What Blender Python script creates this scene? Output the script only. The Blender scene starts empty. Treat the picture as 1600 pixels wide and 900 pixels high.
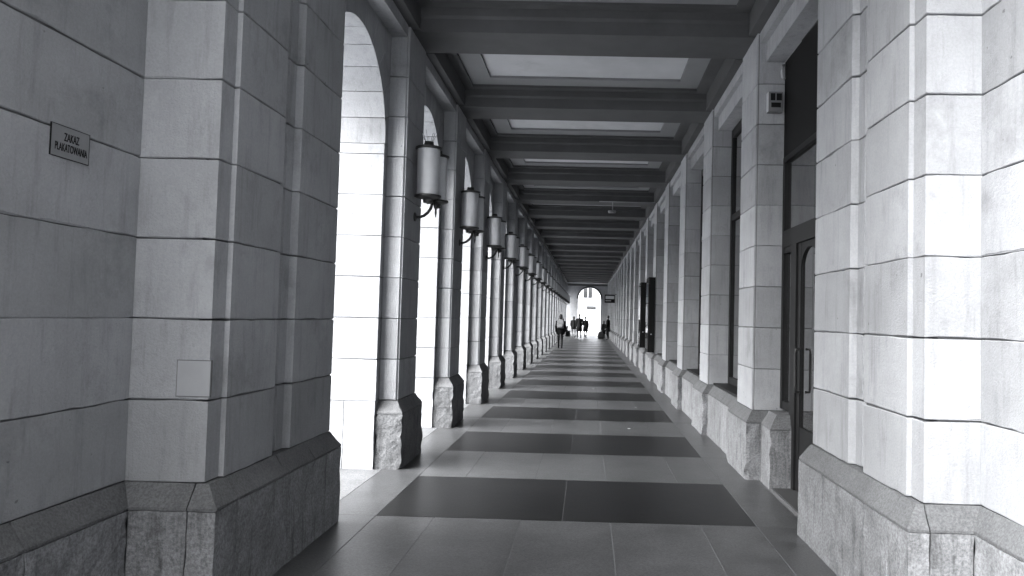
import bpy, bmesh, math, random
from mathutils import Vector, Matrix, noise

# ------------------------------------------------------------------ camera, sky, sun, exposure
SC = bpy.context.scene
COL = SC.collection
cam_d = bpy.data.cameras.new('camera')
cam = bpy.data.objects.new('camera', cam_d)
COL.objects.link(cam)
SC.camera = cam
FW = Vector((-0.01443034, 0.99912462, 0.03926516))
RT = Vector((0.9995974, 0.01345547, 0.02497978))
UP = Vector((-0.02442958, -0.03960982, 0.99891654))
m = Matrix((RT, UP, -FW)).transposed().to_4x4()
m.translation = (0, 0, 1.6)
cam.matrix_world = m
cam_d.sensor_width = 36.0
cam_d.lens = 1150 * 36 / 1600
cam_d.shift_x = -(903.76 - 800) / 1600
cam_d.clip_start = 0.05
cam_d.clip_end = 2000

SUN_EL, SUN_AZ = math.radians(48), math.radians(247)      # compass: 0 = +Y, clockwise; light from behind left
w = bpy.data.worlds.new('World')
SC.world = w
w.use_nodes = True
nt = w.node_tree
nt.nodes.clear()
sky = nt.nodes.new('ShaderNodeTexSky')
sky.sky_type = 'NISHITA'
sky.sun_disc = False
sky.sun_elevation = SUN_EL
sky.sun_rotation = SUN_AZ
sky.dust_density = 6.0
sky.air_density = 1.0
bw = nt.nodes.new('ShaderNodeRGBToBW')
bg = nt.nodes.new('ShaderNodeBackground')
bg.inputs['Strength'].default_value = 0.15
wo = nt.nodes.new('ShaderNodeOutputWorld')
nt.links.new(sky.outputs[0], bw.inputs[0])
nt.links.new(bw.outputs[0], bg.inputs[0])
nt.links.new(bg.outputs[0], wo.inputs[0])

sun_d = bpy.data.lights.new('sun', 'SUN')
sun_d.energy = 1.3
sun_d.angle = math.radians(92)
sun_d.color = (1.0, 0.985, 0.96)
sun = bpy.data.objects.new('sun', sun_d)
COL.objects.link(sun)
sd = Vector((math.sin(SUN_AZ) * math.cos(SUN_EL), math.cos(SUN_AZ) * math.cos(SUN_EL), math.sin(SUN_EL)))
sun.rotation_euler = sd.to_track_quat('Z', 'Y').to_euler()

SC.view_settings.view_transform = 'Standard'
SC.view_settings.look = 'None'
SC.view_settings.exposure = 3.2
SC.view_settings.gamma = 1.0
SC.view_settings.use_curve_mapping = False
SC.render.engine = 'CYCLES'
cy = SC.cycles
cy.use_denoising = True
cy.max_bounces = 10
cy.diffuse_bounces = 7
cy.glossy_bounces = 4
cy.caustics_reflective = False
cy.caustics_refractive = False
cy.sample_clamp_indirect = 8.0

# ------------------------------------------------------------------ numbers of the place (metres)
P = 2.8287                     # bay
NP = 21                        # piers of each row beyond the corner piers
Y2N, Y2F = 7.62, 8.40          # first ordinary pier, near and far face
XL, XR = -1.95, 1.705          # pier faces
ZP, C = 0.69, 0.4235           # top of the plinth, height of one course
ZS = ZP + 9 * C                # top of the shafts
ZB = 4.62                      # underside of the cross beams
XIN, XOUT = -2.15, -2.90       # arcade wall, inner and outer face
XWIN = 2.02                    # plane of the shop fronts
AR, SPR = 0.92, 3.34           # arch radius, springing
YA0 = 6.60                     # middle of the first arch
YEND = 67.05
rnd = random.Random(7)

# ------------------------------------------------------------------ materials
def g(v, cool=0.045):
    return (v * (1 - cool * .5), v, v * (1 + cool), 1)

def mat(name, base, rough=0.8, var=0.0, vscale=3.0, speck=0.0, sscale=120.0, bump=0.0, bscale=150.0,
        stain=0.0, metallic=0.0, spec=0.5, cool=0.045, tone=0.0, streak=0.0, spots=(0, 10, .1)):
    M = bpy.data.materials.new(name)
    M.use_nodes = True
    T = M.node_tree
    N, L = T.nodes, T.links
    b = N['Principled BSDF']
    b.inputs['Roughness'].default_value = rough
    b.inputs['Metallic'].default_value = metallic
    b.inputs['Specular IOR Level'].default_value = spec
    if not (var or speck or bump or stain or tone or streak):
        b.inputs['Base Color'].default_value = g(base, cool)
        return M
    tc = N.new('ShaderNodeTexCoord')
    oi = N.new('ShaderNodeObjectInfo')
    mul = N.new('ShaderNodeMath'); mul.operation = 'MULTIPLY'; mul.inputs[1].default_value = 57.3
    L.new(oi.outputs['Random'], mul.inputs[0])
    add = N.new('ShaderNodeVectorMath'); add.operation = 'ADD'
    L.new(tc.outputs['Object'], add.inputs[0]); L.new(mul.outputs[0], add.inputs[1])
    vec = add.outputs[0]
    def nz(scale, detail=4, rough_=.6, v=vec):
        n = N.new('ShaderNodeTexNoise')
        n.inputs['Scale'].default_value = scale; n.inputs['Detail'].default_value = detail
        n.inputs['Roughness'].default_value = rough_
        L.new(v, n.inputs['Vector'])
        return n.outputs['Fac']
    def rng(s, a0, a1, b0, b1):
        r = N.new('ShaderNodeMapRange')
        r.inputs[1].default_value = a0; r.inputs[2].default_value = a1
        r.inputs[3].default_value = b0; r.inputs[4].default_value = b1
        L.new(s, r.inputs[0])
        return r.outputs[0]
    def times(a, c):
        q = N.new('ShaderNodeMath'); q.operation = 'MULTIPLY'
        L.new(a, q.inputs[0]); L.new(c, q.inputs[1])
        return q.outputs[0]
    f = rng(nz(vscale, 5), .3, .7, 1 - var, 1 + var)
    if tone:
        f = times(f, rng(oi.outputs['Random'], 0, 1, 1 - tone, 1 + tone))
    if speck:
        f = times(f, rng(nz(sscale, 2, .8), .36, .64, 1 - speck, 1 + speck))
    if stain:
        f = times(f, rng(nz(vscale * .6, 8, .72), .56, .74, 1, 1 - stain))
    if streak:
        mp = N.new('ShaderNodeMapping'); mp.inputs['Scale'].default_value = (9, 9, 1.0)
        L.new(vec, mp.inputs['Vector'])
        f = times(f, rng(nz(1.6, 5, .7, mp.outputs[0]), .52, .72, 1, 1 - streak))
    if spots[0]:
        vo = N.new('ShaderNodeTexVoronoi'); vo.inputs['Scale'].default_value = spots[1]
        wob = N.new('ShaderNodeTexNoise'); wob.inputs['Scale'].default_value = spots[1] * 2.5
        L.new(vec, wob.inputs['Vector'])
        ws = N.new('ShaderNodeVectorMath'); ws.operation = 'SCALE'; ws.inputs['Scale'].default_value = .35 / spots[1]
        L.new(wob.outputs['Color'], ws.inputs[0])
        wa = N.new('ShaderNodeVectorMath'); wa.operation = 'ADD'
        L.new(vec, wa.inputs[0]); L.new(ws.outputs[0], wa.inputs[1])
        L.new(wa.outputs[0], vo.inputs['Vector'])
        sp = N.new('ShaderNodeSeparateColor'); L.new(vo.outputs['Color'], sp.inputs[0])
        near = rng(vo.outputs['Distance'], spots[2] * .6, spots[2], 1, 0)
        pick = rng(sp.outputs[0], .55, .75, 0, 1)
        q = N.new('ShaderNodeMath'); q.operation = 'MULTIPLY_ADD'
        L.new(times(near, pick), q.inputs[0]); q.inputs[1].default_value = spots[0]; q.inputs[2].default_value = 1
        f = times(f, q.outputs[0])
    mx = N.new('ShaderNodeVectorMath'); mx.operation = 'SCALE'
    mx.inputs[0].default_value = g(base, cool)[:3]
    L.new(f, mx.inputs['Scale'])
    L.new(mx.outputs[0], b.inputs['Base Color'])
    if bump:
        bp = N.new('ShaderNodeBump')
        bp.inputs['Strength'].default_value = 0.9
        bp.inputs['Distance'].default_value = bump
        h = nz(bscale, 4, .7)
        h2 = nz(bscale * .12, 3, .6)
        ad = N.new('ShaderNodeMath'); ad.operation = 'ADD'
        L.new(h, ad.inputs[0]); L.new(h2, ad.inputs[1])
        L.new(ad.outputs[0], bp.inputs['Height'])
        L.new(bp.outputs[0], b.inputs['Normal'])
    return M

M = dict(
    stone=mat('limestone', .31, .92, var=.10, vscale=2.6, speck=.045, sscale=70, bump=.006, bscale=90, stain=.34, tone=.12, streak=.22, spots=(-.45, 7, .07), spec=.2),
    mortar=mat('mortar', .11, .95),
    granite=mat('granite', .2, .8, var=.18, vscale=5, speck=.28, sscale=60, bump=.007, bscale=50, stain=.4, tone=.12, streak=.6, spec=.3),
    granite_shade=mat('shaded_stained_granite', .12, .8, var=.25, vscale=5, speck=.28, sscale=60, bump=.007, bscale=50, stain=.6, tone=.15, streak=.6, spec=.3),  # left feet: granite darkened for the shade there, with heavier stains
    cap=mat('granite_cap', .1, .78, var=.14, vscale=5, speck=.25, sscale=75, bump=.004, bscale=60, stain=.3, tone=.06, spec=.3),
    slab_l=mat('light_floor_stone', .048, .34, var=.25, vscale=3, speck=.5, sscale=70, bump=.0012, bscale=90, stain=.35, tone=.09, spec=.5, spots=(-.4, 9, .13)),
    slab_b=mat('daylit_border_stone', .095, .6, var=.2, vscale=3, speck=.35, sscale=70, bump=.0012, bscale=90, stain=.25, tone=.06, spec=.3),  # same floor stone, lightened to paint in daylight below the arches
    slab_d=mat('dark_floor_stone', .008, .36, var=.2, vscale=3, speck=.35, sscale=90, bump=.0008, bscale=90, tone=.12, spec=.2, stain=.3, spots=(1.6, 8, .07)),
    joint=mat('floor_joint', .13, .8),
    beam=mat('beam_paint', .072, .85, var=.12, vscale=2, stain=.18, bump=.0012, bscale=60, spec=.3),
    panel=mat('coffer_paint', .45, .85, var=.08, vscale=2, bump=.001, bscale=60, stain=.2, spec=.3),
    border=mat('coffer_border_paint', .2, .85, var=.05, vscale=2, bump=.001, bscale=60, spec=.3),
    frame=mat('dark_frame', .012, .5, var=.1, vscale=8, spec=.15),
    glass=mat('shop_glass', .012, .03, spec=1.0),
    dark=mat('dark_interior', .03, .8),
    iron=mat('black_iron', .016, .45, var=.15, vscale=30, bump=.001, bscale=80),
    lampglass=mat('frosted_glass', .5, .33, var=.08, vscale=6, streak=.2, spec=.6),
    plaque=mat('plaque', .2, .55, var=.06, vscale=20),
    ink=mat('black_paint', .010, .75, spec=.12),
    iron_g=mat('grey_iron', .10, .7),
    housing=mat('grey_housing', .15, .5),
    white=mat('white_plastic', .5, .5),
    grey=mat('grey_plastic', .28, .5),
    hatch=mat('hatch_paint', .31, .6, var=.05, vscale=8, bump=.001, bscale=100),
    pave=mat('street_paving', .42, .85, var=.15, vscale=.8, speck=.1, sscale=30),
    asphalt=mat('asphalt', .06, .9, var=.15, vscale=1, speck=.2, sscale=60),
    facade=mat('pale_facade', .6, .9, var=.06, vscale=.5, stain=.1),
    winglass=mat('window_glass', .03, .06, spec=.6),
    blocker=mat('dark_blocker', .10, .9, var=.15, vscale=3),
    hill=mat('far_hill', .3, .95, var=.2, vscale=.02),
    coat=mat('dark_cloth', .014, .95, var=.2, vscale=12, spec=.1),
    coat2=mat('grey_cloth', .03, .95, var=.2, vscale=12, spec=.1),
    denim=mat('denim', .02, .95, var=.2, vscale=14, spec=.1),
    skin=mat('skin', .2, .6),
    hair=mat('hair', .02, .6),
    bag=mat('grey_bag', .13, .8, var=.2, vscale=18),
    paper=mat('paper', .75, .8),
)

M['glass'].node_tree.nodes['Principled BSDF'].inputs['Coat Weight'].default_value = 1.0
M['glass'].node_tree.nodes['Principled BSDF'].inputs['Coat IOR'].default_value = 2.2

# ------------------------------------------------------------------ helpers
def mesh(name, verts, faces, material, smooth=False):
    me = bpy.data.meshes.new(name)
    me.from_pydata([tuple(v) for v in verts], [], faces)
    bm = bmesh.new(); bm.from_mesh(me)
    bmesh.ops.recalc_face_normals(bm, faces=bm.faces[:])
    bm.to_mesh(me); bm.free()
    if smooth:
        for p in me.polygons: p.use_smooth = True
    me.materials.append(M[material] if isinstance(material, str) else material)
    return me

def obj(name, me, parent=None, loc=(0, 0, 0)):
    o = bpy.data.objects.new(name, me)
    COL.objects.link(o)
    o.location = loc
    if parent is not None: o.parent = parent
    return o

def thing(name, label, cat, loc=(0, 0, 0), rz=0.0, group=None):
    o = bpy.data.objects.new(name, None)
    o.empty_display_size = .1
    COL.objects.link(o)
    o.location = loc; o.rotation_euler = (0, 0, rz)
    o['label'] = label; o['category'] = cat
    if group: o['group'] = group
    return o

def structure(o):
    o['kind'] = 'structure'
    return o

def tag(o, label, cat, group=None):
    o['label'] = label; o['category'] = cat
    if group: o['group'] = group
    return o

def copy_tree(root, parent=None):
    c = root.copy()
    COL.objects.link(c)
    c.parent = parent
    for ch in KIDS.get(root.name, [x for x in root.children]):
        copy_tree(ch, c)
    return c
KIDS = {}

def box_vf(x0, x1, y0, y1, z0, z1):
    v = [(x, y, z) for z in (z0, z1) for (x, y) in ((x0, y0), (x1, y0), (x1, y1), (x0, y1))]
    f = [(3, 2, 1, 0), (4, 5, 6, 7), (0, 1, 5, 4), (1, 2, 6, 5), (2, 3, 7, 6), (3, 0, 4, 7)]
    return v, f

class MB:
    def __init__(s): s.v, s.f = [], []
    def add(s, v, f):
        n = len(s.v); s.v += list(v); s.f += [tuple(i + n for i in q) for q in f]; return s
    def box(s, *a): return s.add(*box_vf(*a))
    def mesh(s, name, material, smooth=False): return mesh(name, s.v, s.f, material, smooth)

def boxo(name, a, material, parent=None, bevel=0.0):
    """box as an object whose mesh is relative to its parent"""
    v, f = box_vf(*a)
    if bevel:
        me = mesh(name, v, f, material)
        bm = bmesh.new(); bm.from_mesh(me)
        bmesh.ops.bevel(bm, geom=bm.edges[:], offset=bevel, segments=2, affect='EDGES', profile=.6)
        bm.to_mesh(me); bm.free()
        return obj(name, me, parent)
    return obj(name, mesh(name, v, f, material), parent)

def ccw(p):
    a = sum(p[i][0] * p[(i + 1) % len(p)][1] - p[(i + 1) % len(p)][0] * p[i][1] for i in range(len(p)))
    return list(p) if a > 0 else list(reversed(p))

def inset(p, d):
    out = []
    n = len(p)
    for i in range(n):
        a, b, c = Vector(p[i - 1]), Vector(p[i]), Vector(p[(i + 1) % n])
        e1, e2 = (b - a), (c - b)
        if e1.length < 1e-9 or e2.length < 1e-9:
            out.append(tuple(b)); continue
        n1 = Vector((-e1.y, e1.x)).normalized(); n2 = Vector((-e2.y, e2.x)).normalized()
        k = 1 + n1.dot(n2)
        q = (n1 + n2) / max(k, .3)
        out.append(tuple(b + q * d))
    return out

def resample(p, seg):
    out = []
    n = len(p)
    for i in range(n):
        a, b = Vector(p[i]), Vector(p[(i + 1) % n])
        k = max(1, int(math.ceil((b - a).length / seg)))
        for j in range(k): out.append(tuple(a.lerp(b, j / k)))
    return out

def block(profile, z0, z1, ch=.004, seg=None, jit=0.0, seed=0):
    """dressed stone: a prism with chamfered arrises, optionally with slightly wandering bed joints"""
    p = ccw(profile)
    if seg: p = resample(p, seg)
    if jit:
        z0 += .002 * math.sin(seed * 7.7); z1 += .002 * math.sin(seed * 5.1)
    n = len(p)
    pin = inset(p, ch)
    rings = [(pin, z0, 0), (p, z0 + ch, 0), (p, z1 - ch, 1), (pin, z1, 1)]
    v = []
    for q, z, top in rings:
        for i, (x, y) in enumerate(q):
            dz = jit * noise.noise(Vector((p[i][0] * 5 + seed, p[i][1] * 5, top * 9.1 + seed))) if jit else 0
            if jit:
                chip = max(0, noise.noise(Vector((p[i][0] * 14 + seed * 3, p[i][1] * 14, top * 5.3))) - .28) * jit * 2.6
                dz += -chip if top else chip
            v.append((x, y, z + dz))
    f = [tuple(reversed(range(n))), tuple(range(3 * n, 4 * n))]
    for r in range(3):
        for i in range(n):
            j = (i + 1) % n
            f.append((r * n + i, r * n + j, (r + 1) * n + j, (r + 1) * n + i))
    return v, f

def loft(rings, seg=.06, dz=.06, amp=.006, seed=0.0, edge=1.0):
    """rough stone: polygon rings [(poly, z)...] of equal vertex count, diced and roughened"""
    base = [(Vector(a), Vector(b)) for a, b in zip(rings[0][0], rings[0][0][1:] + rings[0][0][:1])]
    cnt = [max(1, int(math.ceil((b - a).length / seg))) for a, b in base]
    lev = []
    for (p0, z0), (p1, z1) in zip(rings, rings[1:]):
        k = max(1, int(math.ceil(abs(z1 - z0) / dz)))
        for t in range(k):
            s = t / k
            lev.append(([tuple(Vector(a).lerp(Vector(b), s)) for a, b in zip(p0, p1)], z0 + (z1 - z0) * s))
    lev.append(rings[-1])
    v = []
    nper = sum(cnt)
    ztop, zbot = rings[-1][1], rings[0][1]
    for p, z in lev:
        for i in range(len(p)):
            a, b = Vector(p[i]), Vector(p[(i + 1) % len(p)])
            for j in range(cnt[i]):
                q = a.lerp(b, j / cnt[i])
                P3 = Vector((q.x, q.y, z))
                am = amp * (1.0 + edge * (1.0 if j == 0 else 0.0))
                d = noise.noise_vector(P3 * 9 + Vector((seed, seed * .7, 0))) * am + noise.noise_vector(P3 * 31 + Vector((0, seed, seed))) * am * .45
                zz = z + d.z * (.5 if zbot < z < ztop else .35)
                if z <= zbot + 1e-6: zz = z
                v.append((q.x + d.x, q.y + d.y, zz))
    f = [tuple(reversed(range(nper)))]
    nl = len(lev)
    for r in range(nl - 1):
        for i in range(nper):
            j = (i + 1) % nper
            f.append((r * nper + i, r * nper + j, (r + 1) * nper + j, (r + 1) * nper + i))
    f.append(tuple(range((nl - 1) * nper, nl * nper)))
    return v, f

def rel(v, o): return [(a - o[0], b - o[1], c - o[2]) for a, b, c in v]

def rect(x0, x1, y0, y1): return [(x0, y0), (x1, y0), (x1, y1), (x0, y1)]

def tube(path, r, n=8, taper=None):
    v, f = [], []
    pts = [Vector(p) for p in path]
    up = Vector((.31, .17, .93)).normalized()
    for i, p in enumerate(pts):
        t = (pts[min(i + 1, len(pts) - 1)] - pts[max(i - 1, 0)]).normalized()
        a = t.cross(up)
        if a.length < .01: a = t.cross(Vector((1, 0, 0)))
        a.normalize(); b = t.cross(a)
        rr = (taper[i] if taper else r)
        for k in range(n):
            an = 2 * math.pi * k / n
            v.append(tuple(p + a * math.cos(an) * rr + b * math.sin(an) * rr))
    for i in range(len(pts) - 1):
        for k in range(n):
            q = (k + 1) % n
            f.append((i * n + k, i * n + q, (i + 1) * n + q, (i + 1) * n + k))
    f.append(tuple(range(n))); f.append(tuple(range((len(pts) - 1) * n, len(pts) * n)))
    return v, f

def lathe(prof, n=24, cx=0, cy=0):
    v, f = [], []
    for r, z in prof:
        for k in range(n):
            a = 2 * math.pi * k / n
            v.append((cx + r * math.cos(a), cy + r * math.sin(a), z))
    for i in range(len(prof) - 1):
        for k in range(n):
            q = (k + 1) % n
            f.append((i * n + k, i * n + q, (i + 1) * n + q, (i + 1) * n + k))
    f.append(tuple(range(n))); f.append(tuple(range((len(prof) - 1) * n, len(prof) * n)))
    return v, f

ORD = ['first', 'second', 'third', 'fourth', 'fifth', 'sixth', 'seventh', 'eighth', 'ninth', 'tenth', 'eleventh',
       'twelfth', 'thirteenth', 'fourteenth', 'fifteenth', 'sixteenth', 'seventeenth', 'eighteenth', 'nineteenth',
       'twentieth', 'twenty-first', 'twenty-second']

# ------------------------------------------------------------------ ground and street
structure(obj('ground', mesh('ground', [(-600, -600, -.06), (600, -600, -.06), (600, 800, -.06), (-600, 800, -.06)], [(0, 1, 2, 3)], 'pave')))
hv, hf = [], []
HN = 96
for i in range(HN):
    a = 2 * math.pi * i / HN
    hh = 26 + 9 * noise.noise(Vector((math.cos(a) * 3, math.sin(a) * 3, .4))) + 4 * noise.noise(Vector((math.cos(a) * 11, math.sin(a) * 11, 2.4)))
    for r, z in ((430, -.5), (470, hh), (560, -.5)):
        hv.append((r * math.cos(a), 60 + r * math.sin(a), z))
for i in range(HN):
    j = (i + 1) % HN
    for q in range(2): hf.append((i * 3 + q, j * 3 + q, j * 3 + q + 1, i * 3 + q + 1))
structure(obj('hills', mesh('hills', hv, hf, 'hill')))
mb = MB().box(-24, -9, -200, 60, -.2, -.05)
structure(obj('road', mb.mesh('road', 'asphalt')))
mb = MB().box(-9, XOUT - .02, -200, 200, -.2, -.012)
structure(obj('pavement', mb.mesh('pavement', 'pave')))

# ------------------------------------------------------------------ arcade floor: bed and every slab
floor = structure(obj('floor', MB().box(XOUT, 2.30, -1.9, YEND + .3, -.3, -.003).mesh('floor', 'joint')))
PXL, PXR, PY0, PLEN = -1.63, 1.356, 5.835, 1.448
slab_cache = {}
def slab(x0, x1, y0, y1, m_):
    gp = .0022
    k = (round(x1 - x0, 3), round(y1 - y0, 3), m_)
    if k not in slab_cache:
        a, b = (x1 - x0) / 2 - gp, (y1 - y0) / 2 - gp
        slab_cache[k] = mesh('floor_slab', *block(rect(-a, a, -b, b), -.045, 0, .001), m_)
    o = obj('floor_slab', slab_cache[k], floor, ((x0 + x1) / 2, (y0 + y1) / 2, rnd.uniform(-.0012, .0008)))
    return o
nb = 0
k0, k1 = -2, 21
for k in range(k0, k1 + 1):
    a = PY0 + k * P
    b = a + PLEN
    nxt = a + P
    if k == k1: nxt = YEND - .02
    xm = -.168
    slab(PXL, xm, a, b, 'slab_d'); slab(xm, PXR, a, b, 'slab_d')
    if nxt > b:
        xs = [PXL, -1.17, -.485, .21, .91, PXR]
        for x0, x1 in zip(xs, xs[1:]): slab(x0, x1, b, nxt, 'slab_l')
    if k <= 14:
        slab(PXL - .43, PXL, a, min(a + P, YEND - .02), 'slab_l')
        slab(PXR, PXR + .40, a, min(a + P, YEND - .02), 'slab_l')
        slab(-2.9, PXL - .43, a, min(a + P, YEND - .02), 'slab_b')
side = MB()
for k in range(15, k1 + 1):                          # beyond this the joints are finer than a pixel: one piece
    a = PY0 + k * P + .0035
    b = min(PY0 + (k + 1) * P - .0035, YEND - .02)
    for x0, x1 in ((PXL - .427, PXL - .003), (PXR + .003, PXR + .397), (-2.9, PXL - .433)):
        side.box(x0, x1, a, b, -.045, 0)
o = obj('border_slabs', side.mesh('border_slabs', 'slab_l'), floor); o['kind'] = 'stuff'

# ------------------------------------------------------------------ ceiling: slab, cross beams, coffers, fascias
ceil = structure(obj('ceiling', MB().box(XOUT + .01, 2.6, 2.2, YEND + .6, 4.98, 5.6).mesh('ceiling', 'beam')))
BY0, BW = 7.76, .65
XBL, XBR = XL - .03, XR + .03
def beam_mesh():
    x0, x1 = XBL, XBR
    prof = [(0, ZB), (BW, ZB), (BW, 4.76), (BW + .035, 4.785), (BW + .035, 4.99), (-.035, 4.99), (-.035, 4.785), (0, 4.76)]
    n = len(prof)
    v = [(x0, y, z) for y, z in prof] + [(x1, y, z) for y, z in prof]
    f = [tuple(range(n)), tuple(range(n, 2 * n))] + [(i, (i + 1) % n, n + (i + 1) % n, n + i) for i in range(n)]
    return mesh('beam', v, f, 'beam')
BM = beam_mesh()
YB0, YB1 = BW + .035, P - .035                      # coffer between beams, relative to the near beam's near face
def ring_mesh(name, o4, i4, z0, z1, material):
    """flat frame: outer rectangle o4, inner rectangle i4, underside z0, top z1"""
    v = [(x, y, z) for z in (z0, z1) for q in (o4, i4) for x, y in rect(*q)]
    f = []
    for i in range(4):
        j = (i + 1) % 4
        f += [(i, j, 4 + j, 4 + i), (8 + i, 8 + j, 12 + j, 12 + i), (4 + i, 4 + j, 12 + j, 12 + i), (i, j, 8 + j, 8 + i)]
    return mesh(name, v, f, material)
R1 = (XBL, XBR, YB0 + .001, YB1 - .001)
Q1 = (-1.735, 1.472, YB0 + .12, YB1 - .12)
Q2 = (-1.45, 1.20, YB0 + .41, YB1 - .41)
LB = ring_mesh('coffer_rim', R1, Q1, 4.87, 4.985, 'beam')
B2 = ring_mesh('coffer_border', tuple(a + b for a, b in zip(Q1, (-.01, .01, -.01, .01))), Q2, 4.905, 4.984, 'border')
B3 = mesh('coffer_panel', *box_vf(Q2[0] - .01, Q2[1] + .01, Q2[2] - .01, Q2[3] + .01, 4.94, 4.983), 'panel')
def side_rail(x0, x1, name='side_rail'):
    return mesh(name, *box_vf(x0, x1, YB0 + .002, YB1 - .002, ZB + .004, 4.868), 'beam')
SRL, SRR = side_rail(XBL, -1.87), side_rail(1.63, XBR)
for k in range(-1, NP):
    y = BY0 + k * P
    obj('beam', BM, ceil, (0, y, 0))
    for nm, me in (('coffer_rim', LB), ('coffer_border', B2), ('coffer_panel', B3), ('side_rail', SRL), ('side_rail', SRR)):
        if k < NP - 1: obj(nm, me, ceil, (0, y, 0))
# flat stretches behind the camera and before the end wall
obj('ceiling_strip', mesh('ceiling_strip', *box_vf(XOUT + .02, 2.5, 2.22, BY0 - P - .04, 4.80, 4.982), 'panel'), ceil)
obj('ceiling_strip', mesh('ceiling_strip', *box_vf(XBL, XBR, BY0 + (NP - 1) * P + BW + .04, YEND - .001, ZB + .03, 4.982), 'border'), ceil)

# fascias over the openings, one for each bay and side
FL = mesh('fascia', *box_vf(XIN + .012, XL - .022, .003, P - (Y2F - Y2N) - .003, ZS, 4.979), 'stone')
fr = MB().box(1.730, 1.790, .003, P - (Y2F - Y2N) - .003, ZS, 4.979)
FR1 = fr.mesh('fascia', 'stone')
FR2 = mesh('fascia', *box_vf(1.7925, 1.985, .003, P - (Y2F - Y2N) - .003, 4.31, 4.978), 'stone')
for k in range(-1, NP):
    y = Y2F + k * P
    obj('fascia', FL, ceil, (0, y, 0)); obj('fascia', FR1, ceil, (0, y, 0)); obj('fascia', FR2, ceil, (0, y, 0))
obj('fascia', mesh('fascia', *box_vf(XIN + .012, XL + .02, 3.9, 5.57, ZS + .002, 4.978), 'stone'), ceil)
obj('fascia', mesh('fascia', *box_vf(XR + .03, 2.3, 3.9, 5.57, ZS + .002, 4.978), 'stone'), ceil)

# ------------------------------------------------------------------ left row: piers with granite feet, shafts, arch jambs
def pier_profile(x0, x1, y0, y1, side_):
    """plan of a shaft with a small sunk bead down both visible corners; side_ = +1 when the visible face is at x1"""
    a, b = .022, .055
    if side_ > 0:
        return [(x0, y0), (x1 - a, y0), (x1 - a, y0 + .018), (x1, y0 + .018), (x1, y1 - .018), (x1 - a, y1 - .018), (x1 - a, y1), (x0, y1)]
    return [(x0, y0), (x0, y0)] and [(x1, y0), (x1, y1), (x0 + a, y1), (x0 + a, y1 - .018), (x0, y1 - .018), (x0, y0 + .018), (x0 + a, y0 + .018), (x0 + a, y0)]

GAP = .0035
def course_z(i): return ZP + i * C + GAP, ZP + (i + 1) * C - GAP

YC = (Y2N + Y2F) / 2
OL = (XL, YC, 0)
left_protos = []
def make_left_variant(sd):
    parts = []
    shaft = []
    prof = pier_profile(XIN + .006, XL, Y2N, Y2F, +1)
    for i in range(9):
        z0, z1 = course_z(i)
        if i == 8: z1 = ZB - .003
        parts.append(('stone_block', mesh('stone_block', rel(block(prof, z0, z1, .004, .12, .004, sd + i)[0], OL), block(prof, z0, z1, .004, .12, .004, sd + i)[1], 'stone')))
    # jamb of the outer arch wall
    jp = rect(XOUT, XIN, Y2N - .105, Y2F + .105)
    for i in range(6):
        z0, z1 = course_z(i)
        v, f = block(jp, z0, z1, .004, .16, .004, sd + 20 + i)
        parts.append(('jamb_stone', mesh('jamb_stone', rel(v, OL), f, 'stone')))
    v, f = block(jp, ZP + 6 * C + GAP, SPR - GAP, .004)
    parts.append(('impost_stone', mesh('impost_stone', rel(v, OL), f, 'stone')))
    # granite: jamb plinth in two stones, pier foot, its sloped cap
    xj = -2.47
    for x0, x1 in ((XOUT, xj - .003), (xj + .003, XIN - .004)):
        v, f = loft([(rect(x0, x1, Y2N - .108, Y2F + .108), -.01), (rect(x0, x1, Y2N - .108, Y2F + .108), ZP - GAP)], .08, .08, .004, sd + 3)
        parts.append(('plinth_stone', mesh('plinth_stone', rel(v, OL), f, 'stone')))
    fp = rect(XIN + .004, -1.878, Y2N - .085, Y2F + .085)
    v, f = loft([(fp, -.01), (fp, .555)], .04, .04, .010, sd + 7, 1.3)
    parts.append(('foot_stone', mesh('foot_stone', rel(v, OL), f, 'granite_shade')))
    tp = rect(XIN + .004, XL + .004, Y2N - .006, Y2F + .006)
    v, f = loft([(fp, .558), (fp, .575), (tp, ZP - .002)], .045, .045, .008, sd + 11, .9)
    parts.append(('cap_stone', mesh('cap_stone', rel(v, OL), f, 'cap')))
    core = MB().box(XOUT + .015, XIN - .012, Y2N - .09, Y2F + .09, 0, SPR - .01).box(XIN - .02, XL - .014, Y2N + .032, Y2F - .032, .1, ZB - .02)
    parts.append(('mortar_core', mesh('mortar_core', rel(core.v, OL), core.f, 'mortar')))
    return parts
LV = [make_left_variant(s) for s in (1.0, 5.3, 9.7)]
for k in range(NP):
    nm = ORD[k]
    lab = f'{nm} limestone pier from the camera in the left row, with stained granite foot darkened for shade'
    t = thing('arcade_pier', lab, 'pier', (XL, YC + k * P, 0), 0, 'piers of the open left row')
    for n, me in LV[k % 3]:
        obj(n, me, t)

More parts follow.
